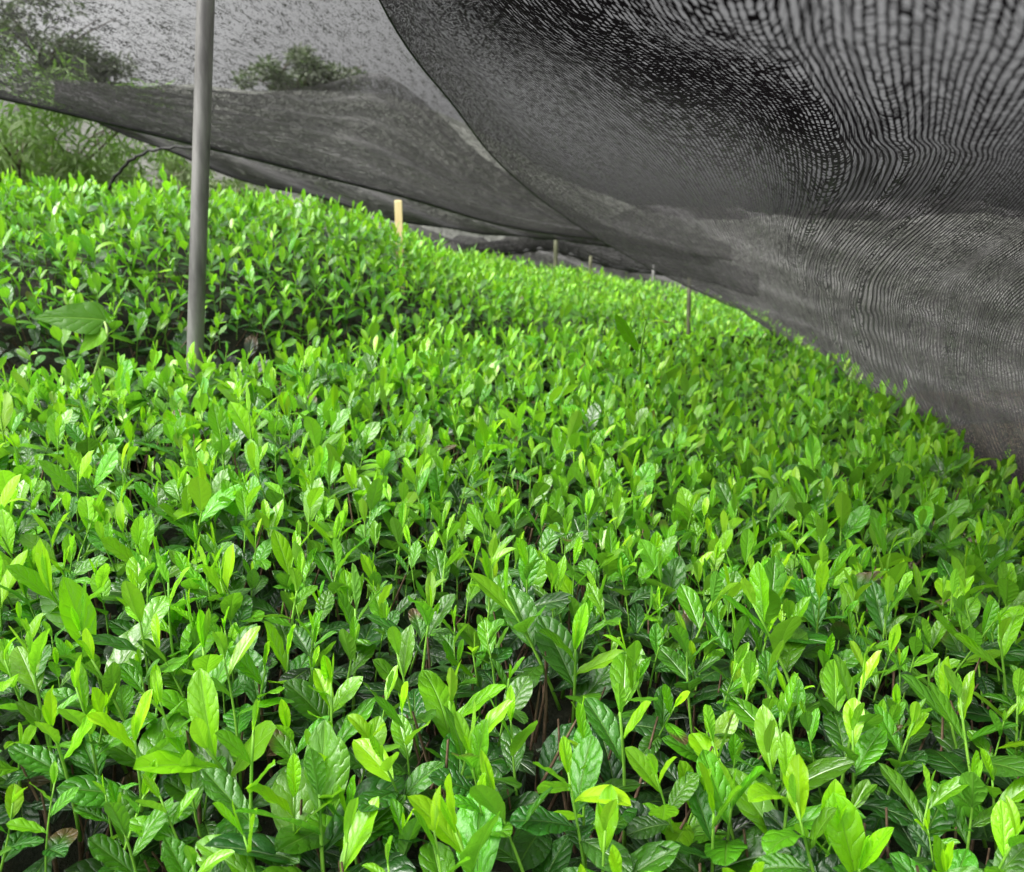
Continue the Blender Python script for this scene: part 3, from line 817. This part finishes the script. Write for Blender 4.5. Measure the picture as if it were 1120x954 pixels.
def stake_box(name, bot, top, w, mat, label, cat):
    mb = MB(); b, t = np.array(bot), np.array(top)
    x = np.array([w / 2, 0, 0]); y = np.array([0, w / 3, 0])
    rows = []
    bev = w * 0.12
    for p, s in ((b, 1), (t - UP * bev, 1), (t, 0.75)):
        rows.append(np.array([p + s * (sx * x + sy * y) for sx, sy in ((-1, -1), (1, -1), (1, 1), (-1, 1))]))
    rows.append(np.tile(t, (4, 1)))
    V = np.concatenate(rows)
    F = [[i * 4 + j, i * 4 + (j + 1) % 4, i * 4 + 4 + (j + 1) % 4, i * 4 + 4 + j] for i in range(3) for j in range(4)]
    mb.add(V, F)
    return tag(mb.build(name, mat, None, tuple(b), smooth=False), label, cat)
s_top = at(435.5, 219, 3.75)
stake_box('wooden_stake', s_top - UP * 0.9, s_top, 0.032, M_WOOD, 'pale yellow wooden stake sticking up from the crest of the second hedge', 'stake')
def thinpole(name, x0, y0, x1, y1, d, r, mat, label):
    b, t = at(x0, y0, d), at(x1, y1, d)
    mb = MB(); pts = (b - UP * 0.5) + np.outer(np.linspace(0, 1, 8), t - b + UP * 0.5)
    rad = np.full(8, r); rad[::2] *= 1.06
    tube(mb, pts, rad, 10)
    return tag(mb.build(name, mat, None, tuple(b - UP * 0.5)), label, 'post')
thinpole('support_post', 608, 300, 608, 258, 9.2, 0.022, M_BAMB, 'pale bamboo post rising from the yellowish clump, leftmost of the far posts')
thinpole('support_post', 756, 380, 754, 304, 3.9, 0.009, M_BAMB, 'dark thin post nearest the big net hem, rising from the green field')
thinpole('support_post', 715, 312, 715, 290, 9.6, 0.018, M_STEEL, 'short far grey post just above the hedge line, between two longer posts')
thinpole('support_post', 646, 300, 646, 280, 10.0, 0.018, M_BAMB, 'faint stubby post right of the bamboo post, before the far net')

# arched black rod on the left behind the hedge
mb = MB()
pts = catmull(np.array([[at(105, 228, 4.6)], [at(126, 193, 4.5)], [at(148, 172, 4.4)], [at(168, 164, 4.35)], [at(192, 161, 4.3)], [at(222, 163, 4.25)]]), 30)[:, 0]
pts[0:1] -= UP * 0.2
pts += R.randn(30, 3) * 0.004
tube(mb, pts, 0.010 - 0.005 * np.linspace(0, 1, 30), 8)
tag(mb.build('arched_rod', M_BLACK, None, tuple(pts[0])), 'thin black arched rod behind the second hedge, left of the steel pole', 'rod')
# pale clump and little grass stems on the far hedge line
def clump(px, py, d, n, L, age, label, name='weed', cat='weed', w=0.3):
    b = at(px, py, d); mb = MB()
    for k in range(n):
        az = R.rand() * 6.28; tl = 0.1 + 0.7 * R.rand()
        dr = UP * math.cos(tl) + np.array([math.cos(az), math.sin(az), 0]) * math.sin(tl)
        leaf(mb, b - UP * 0.05 + np.array([R.randn(), R.randn(), 0]) * L * 0.2, dr, nrmz(np.array([-dr[1], dr[0], 0.3])), L * (0.6 + 0.5 * R.rand()), L * w * (0.7 + 0.5 * R.rand()), 0.3, 0.5, 2, (age, R.rand(), 0))
    return tag(mb.build(name, M_LEAF, None, tuple(b)), label, cat)
clump(617, 300, 9.0, 60, 0.13, 0.0, 'pale yellow-green leafy clump at the foot of the bamboo post', w=0.5)
clump(515, 284, 7.2, 9, 0.24, 0.12, 'upright slender grass tuft against the far net, right of the wooden stake', name='grass_tuft', cat='grass tuft', w=0.09)

# ------------------------------------------------------------------ terrain
def gz(x, y):
    z = -1.12 - 0.13 * np.clip(x, -6, 6) - 0.075 * np.clip(y - 1, -2, 12)
    return z
def heightfield(name, xs, ys, f, mat):
    X, Y = np.meshgrid(xs, ys)
    Z = f(X, Y); mb = MB()
    mb.add(np.stack([X, Y, Z], -1).reshape(-1, 3), grid_faces(len(ys) - 1, len(xs) - 1))
    return tag(mb.build(name, mat), kind='structure')
g = np.concatenate([np.linspace(-300, -20, 15), np.linspace(-16, 16, 65), np.linspace(20, 300, 15)])
gy = np.concatenate([np.linspace(-60, -6, 8), np.linspace(-5, 22, 55), np.linspace(26, 500, 20)])
def gf(X, Y):
    P = np.stack([X, Y, 0 * X], -1).reshape(-1, 3)
    return gz(X, Y) + 0.03 * vnoise(P, 3.0, 4).reshape(X.shape)
heightfield('ground', g, gy, gf, M_SOIL)
def hf(X, Y):
    P = np.stack([X, Y, 0 * X], -1).reshape(-1, 3)
    ridge = np.interp(X / np.maximum(Y, 1), [-1.5, -0.6, -0.14, -0.08, 0.0, 0.1, 0.2, 0.3, 0.4, 0.5, 0.7, 1.5], [0.22, 0.145, 0.14, 0.115, 0.07, 0.02, -0.01, 0.0, -0.02, 0.005, -0.01, 0.0])
    rise = np.clip((Y - 13) / 17, 0, 1)
    rise = rise * rise * (3 - 2 * rise)
    fall = np.clip((Y - 34) / 40, 0, 1)
    z0 = gz(X, Y) - 0.06
    return z0 * (1 - rise) + rise * (ridge * 31) * (1 - fall * 0.8) + rise * (0.5 * vnoise(P, 0.5, 8) + 0.2 * vnoise(P, 1.7, 9)).reshape(X.shape)
heightfield('hill', np.linspace(-75, 75, 121), np.linspace(12, 90, 80), hf, M_HILL)

# ------------------------------------------------------------------ trees and shrubs
def tree(name, label, cat, base, height, cr, seed, nleaf=2500, leafL=0.13, age=(0.45, 0.8), trunk=0.1, group=None, narrow=0.4, droop=False, stems=1, mat=None):
    r = np.random.RandomState(seed)
    base = np.array(base, float)
    root = empty(name, base, label, cat, group)
    tm = MB(); tips = []
    for s in range(stems):
        off = np.array([r.randn(), r.randn(), 0]) * (0.25 if stems > 1 else 0) * cr
        top = base + off * 1.5 + UP * height * 0.85 + np.array([r.randn(), r.randn(), 0]) * 0.08 * height
        pts = np.array([base + off * 0.6, base + off + UP * height * 0.35 + r.randn(3) * 0.03 * height, (base + off + top) / 2 + UP * height * 0.15, top])
        pts = catmull(pts[:, None], 10)[:, 0]
        tube(tm, pts, np.linspace(trunk, trunk * 0.25, 10), 8)
        for k in range(9 if stems == 1 else 5):
            i = r.randint(3, 9); a = r.rand() * 6.28
            e = pts[i] + np.array([math.cos(a), math.sin(a), 0.3 + 0.5 * r.rand()]) * cr * (0.45 + 0.5 * r.rand())
            mid = (pts[i] + e) / 2 + UP * 0.08 * cr
            tube(tm, [pts[i], mid, e], [trunk * 0.4, trunk * 0.28, trunk * 0.1], 6)
            tips += [e, mid]
        tips.append(top)
    child_at_world(tm.build('trunk', M_BARK, root), root)
    cm = MB()
    nc = 22 if stems == 1 else 30
    cl = [tips[r.randint(len(tips))] + r.randn(3) * cr * 0.22 for _ in range(nc)]
    for c in cl:
        rad = cr * (0.16 + 0.2 * r.rand()); sh = r.rand()
        for _ in range(nleaf // nc):
            v = r.randn(3); v = v / np.linalg.norm(v) * rad * r.rand() ** 0.4
            v[2] *= 0.7
            p = c + v
            if droop: d = np.array([r.randn() * 0.8, r.randn() * 0.8, -0.5 + 0.5 * r.randn()])
            else: d = v / rad + r.randn(3) * 0.6 + UP * 0.2
            dn = nrmz(r.randn(3) + UP * 1.2)
            leaf(cm, p, d, dn, leafL * (0.7 + 0.6 * r.rand()), leafL * narrow, 0.2, 0.4, 3, (np.clip(age[0] + (age[1] - age[0]) * (0.6 * sh + 0.4 * r.rand()), 0, 1), r.rand(), 0))
    child_at_world(cm.build('crown', mat or M_TREE, root), root)
    return root
def on(px, d): 
    p = at(px, 300, d); p[2] = float(hf(np.array([[p[0]]]), np.array([[p[1]]]))[0, 0]) if p[1] > 13 else float(gz(p[0], p[1])); return p
def htop(px, py, d): return at(px, py, d)[2]
for i, (px, ty, d, cr, lab) in enumerate([
    (115, 66, 39, 1.9, 'rounded green tree seen dimly through the second net, left of the steel pole'),
    (330, 66, 39, 1.7, 'dark rounded tree seen through the second net, right of the steel pole'),
    (20, 15, 38, 3.4, 'larger tree whose top shows through the net at the left picture edge'),
    ]):
    b = on(px, d); h = max(1.2, htop(px, ty, d) - b[2] - cr * 0.35)
    tree('tree', lab, 'tree', b, h, cr, 100 + i, 4200, 0.30, (0.6, 0.9), 0.14, stems=4)
for i, (px, ty, d, cr, lab, a) in enumerate([
    (35, 118, 6.2, 0.75, 'pale green narrow-leaved shrub under the net at the far left', (0.25, 0.62)),
    (110, 150, 6.8, 0.55, 'smaller feathery shrub between the pale shrub and the black arched rod', (0.3, 0.7)),
    (-70, 100, 6.0, 0.8, 'leafy shrub under the netting, cut off by the left edge of the frame', (0.3, 0.65)),
    (190, 185, 7.5, 0.6, 'dull grey-green shrub under the net just left of the steel pole', (0.55, 0.85)),
    (290, 215, 8.0, 0.6, 'low dull shrub behind the hedge just right of the steel pole', (0.6, 0.9))]):
    b = on(px, d); h = max(0.8, htop(px, ty, d) - b[2])
    tree('shrub', lab, 'shrub', b, h, cr * 1.15, 200 + i, 6000, 0.105, a, 0.02, narrow=0.2, droop=True, stems=5, mat=M_SHRUB)

# ------------------------------------------------------------------ light
SUN_EL, SUN_AZ = math.radians(50), math.radians(-104)      # from behind the camera's left shoulder, high
w = bpy.data.worlds.new('World'); scene.world = w; w.use_nodes = True
nt = w.node_tree; nt.nodes.clear()
sky = nt.nodes.new('ShaderNodeTexSky'); sky.sky_type = 'NISHITA'; sky.sun_disc = False
sky.sun_elevation = SUN_EL; sky.sun_rotation = SUN_AZ; sky.dust_density = 6; sky.air_density = 1.0
hs = nt.nodes.new('ShaderNodeHueSaturation'); hs.inputs['Saturation'].default_value = 0.03
gm = nt.nodes.new('ShaderNodeGamma'); gm.inputs[1].default_value = 0.55
tcw = nt.nodes.new('ShaderNodeTexCoord')
nz = nt.nodes.new('ShaderNodeTexNoise'); nz.inputs['Scale'].default_value = 2.2; nz.inputs['Detail'].default_value = 5
mr = nt.nodes.new('ShaderNodeMapRange'); mr.inputs[1].default_value = 0.3; mr.inputs[2].default_value = 0.7; mr.inputs[3].default_value = 0.82; mr.inputs[4].default_value = 1.2
mx = nt.nodes.new('ShaderNodeMix'); mx.data_type = 'RGBA'; mx.blend_type = 'MULTIPLY'; mx.inputs[0].default_value = 1
bg = nt.nodes.new('ShaderNodeBackground'); bg.inputs[1].default_value = 0.15
ow = nt.nodes.new('ShaderNodeOutputWorld')
L = nt.links.new
L(sky.outputs[0], hs.inputs['Color']); L(hs.outputs[0], gm.inputs[0]); L(tcw.outputs['Generated'], nz.inputs['Vector'])
# overcast dome: brighter towards the zenith
sx = nt.nodes.new('ShaderNodeSeparateXYZ'); L(tcw.outputs['Generated'], sx.inputs[0])
zr = nt.nodes.new('ShaderNodeMapRange'); zr.interpolation_type = 'SMOOTHSTEP'
zr.inputs[1].default_value = 0.35; zr.inputs[2].default_value = 0.85; zr.inputs[3].default_value = 1.0; zr.inputs[4].default_value = 3.6
L(sx.outputs[2], zr.inputs[0])
zm = nt.nodes.new('ShaderNodeMix'); zm.data_type = 'RGBA'; zm.blend_type = 'MULTIPLY'; zm.inputs[0].default_value = 1
L(gm.outputs[0], zm.inputs[6]); L(zr.outputs[0], zm.inputs[7])
# sky gain: lighter on the left, and fill light added behind the camera
def sky_side(sock, hi, gain):
    m1 = nt.nodes.new('ShaderNodeMapRange'); m1.interpolation_type = 'SMOOTHSTEP'
    m1.inputs[1].default_value = 0.0; m1.inputs[2].default_value = hi; m1.inputs[3].default_value = 1.0; m1.inputs[4].default_value = gain
    L(sock, m1.inputs[0]); return m1.outputs[0]
f1 = sky_side(sx.outputs[1], -0.7, 2.7); f2 = sky_side(sx.outputs[0], -0.5, 1.95)
fm = nt.nodes.new('ShaderNodeMath'); fm.operation = 'MULTIPLY'; L(f1, fm.inputs[0]); L(f2, fm.inputs[1])
fz = nt.nodes.new('ShaderNodeMix'); fz.data_type = 'RGBA'; fz.blend_type = 'MULTIPLY'; fz.inputs[0].default_value = 1
L(zm.outputs[2], fz.inputs[6]); L(fm.outputs[0], fz.inputs[7])
L(nz.outputs[0], mr.inputs[0]); L(fz.outputs[2], mx.inputs[6]); L(mr.outputs[0], mx.inputs[7]); L(mx.outputs[2], bg.inputs[0]); L(bg.outputs[0], ow.inputs[0])
sl = bpy.data.lights.new('sun', 'SUN'); sl.energy = 3.5; sl.angle = math.radians(16); sl.color = (1.0, 0.97, 0.9)
so = bpy.data.objects.new('sun', sl); col.objects.link(so)
dirv = Vector((math.sin(SUN_AZ) * math.cos(SUN_EL), math.cos(SUN_AZ) * math.cos(SUN_EL), math.sin(SUN_EL)))
so.rotation_euler = dirv.to_track_quat('Z', 'Y').to_euler()

scene.render.engine = 'CYCLES'
scene.cycles.transparent_max_bounces = 16
scene.cycles.max_bounces = 8
scene.view_settings.view_transform = 'Standard'
scene.view_settings.look = 'None'
scene.view_settings.exposure = 0
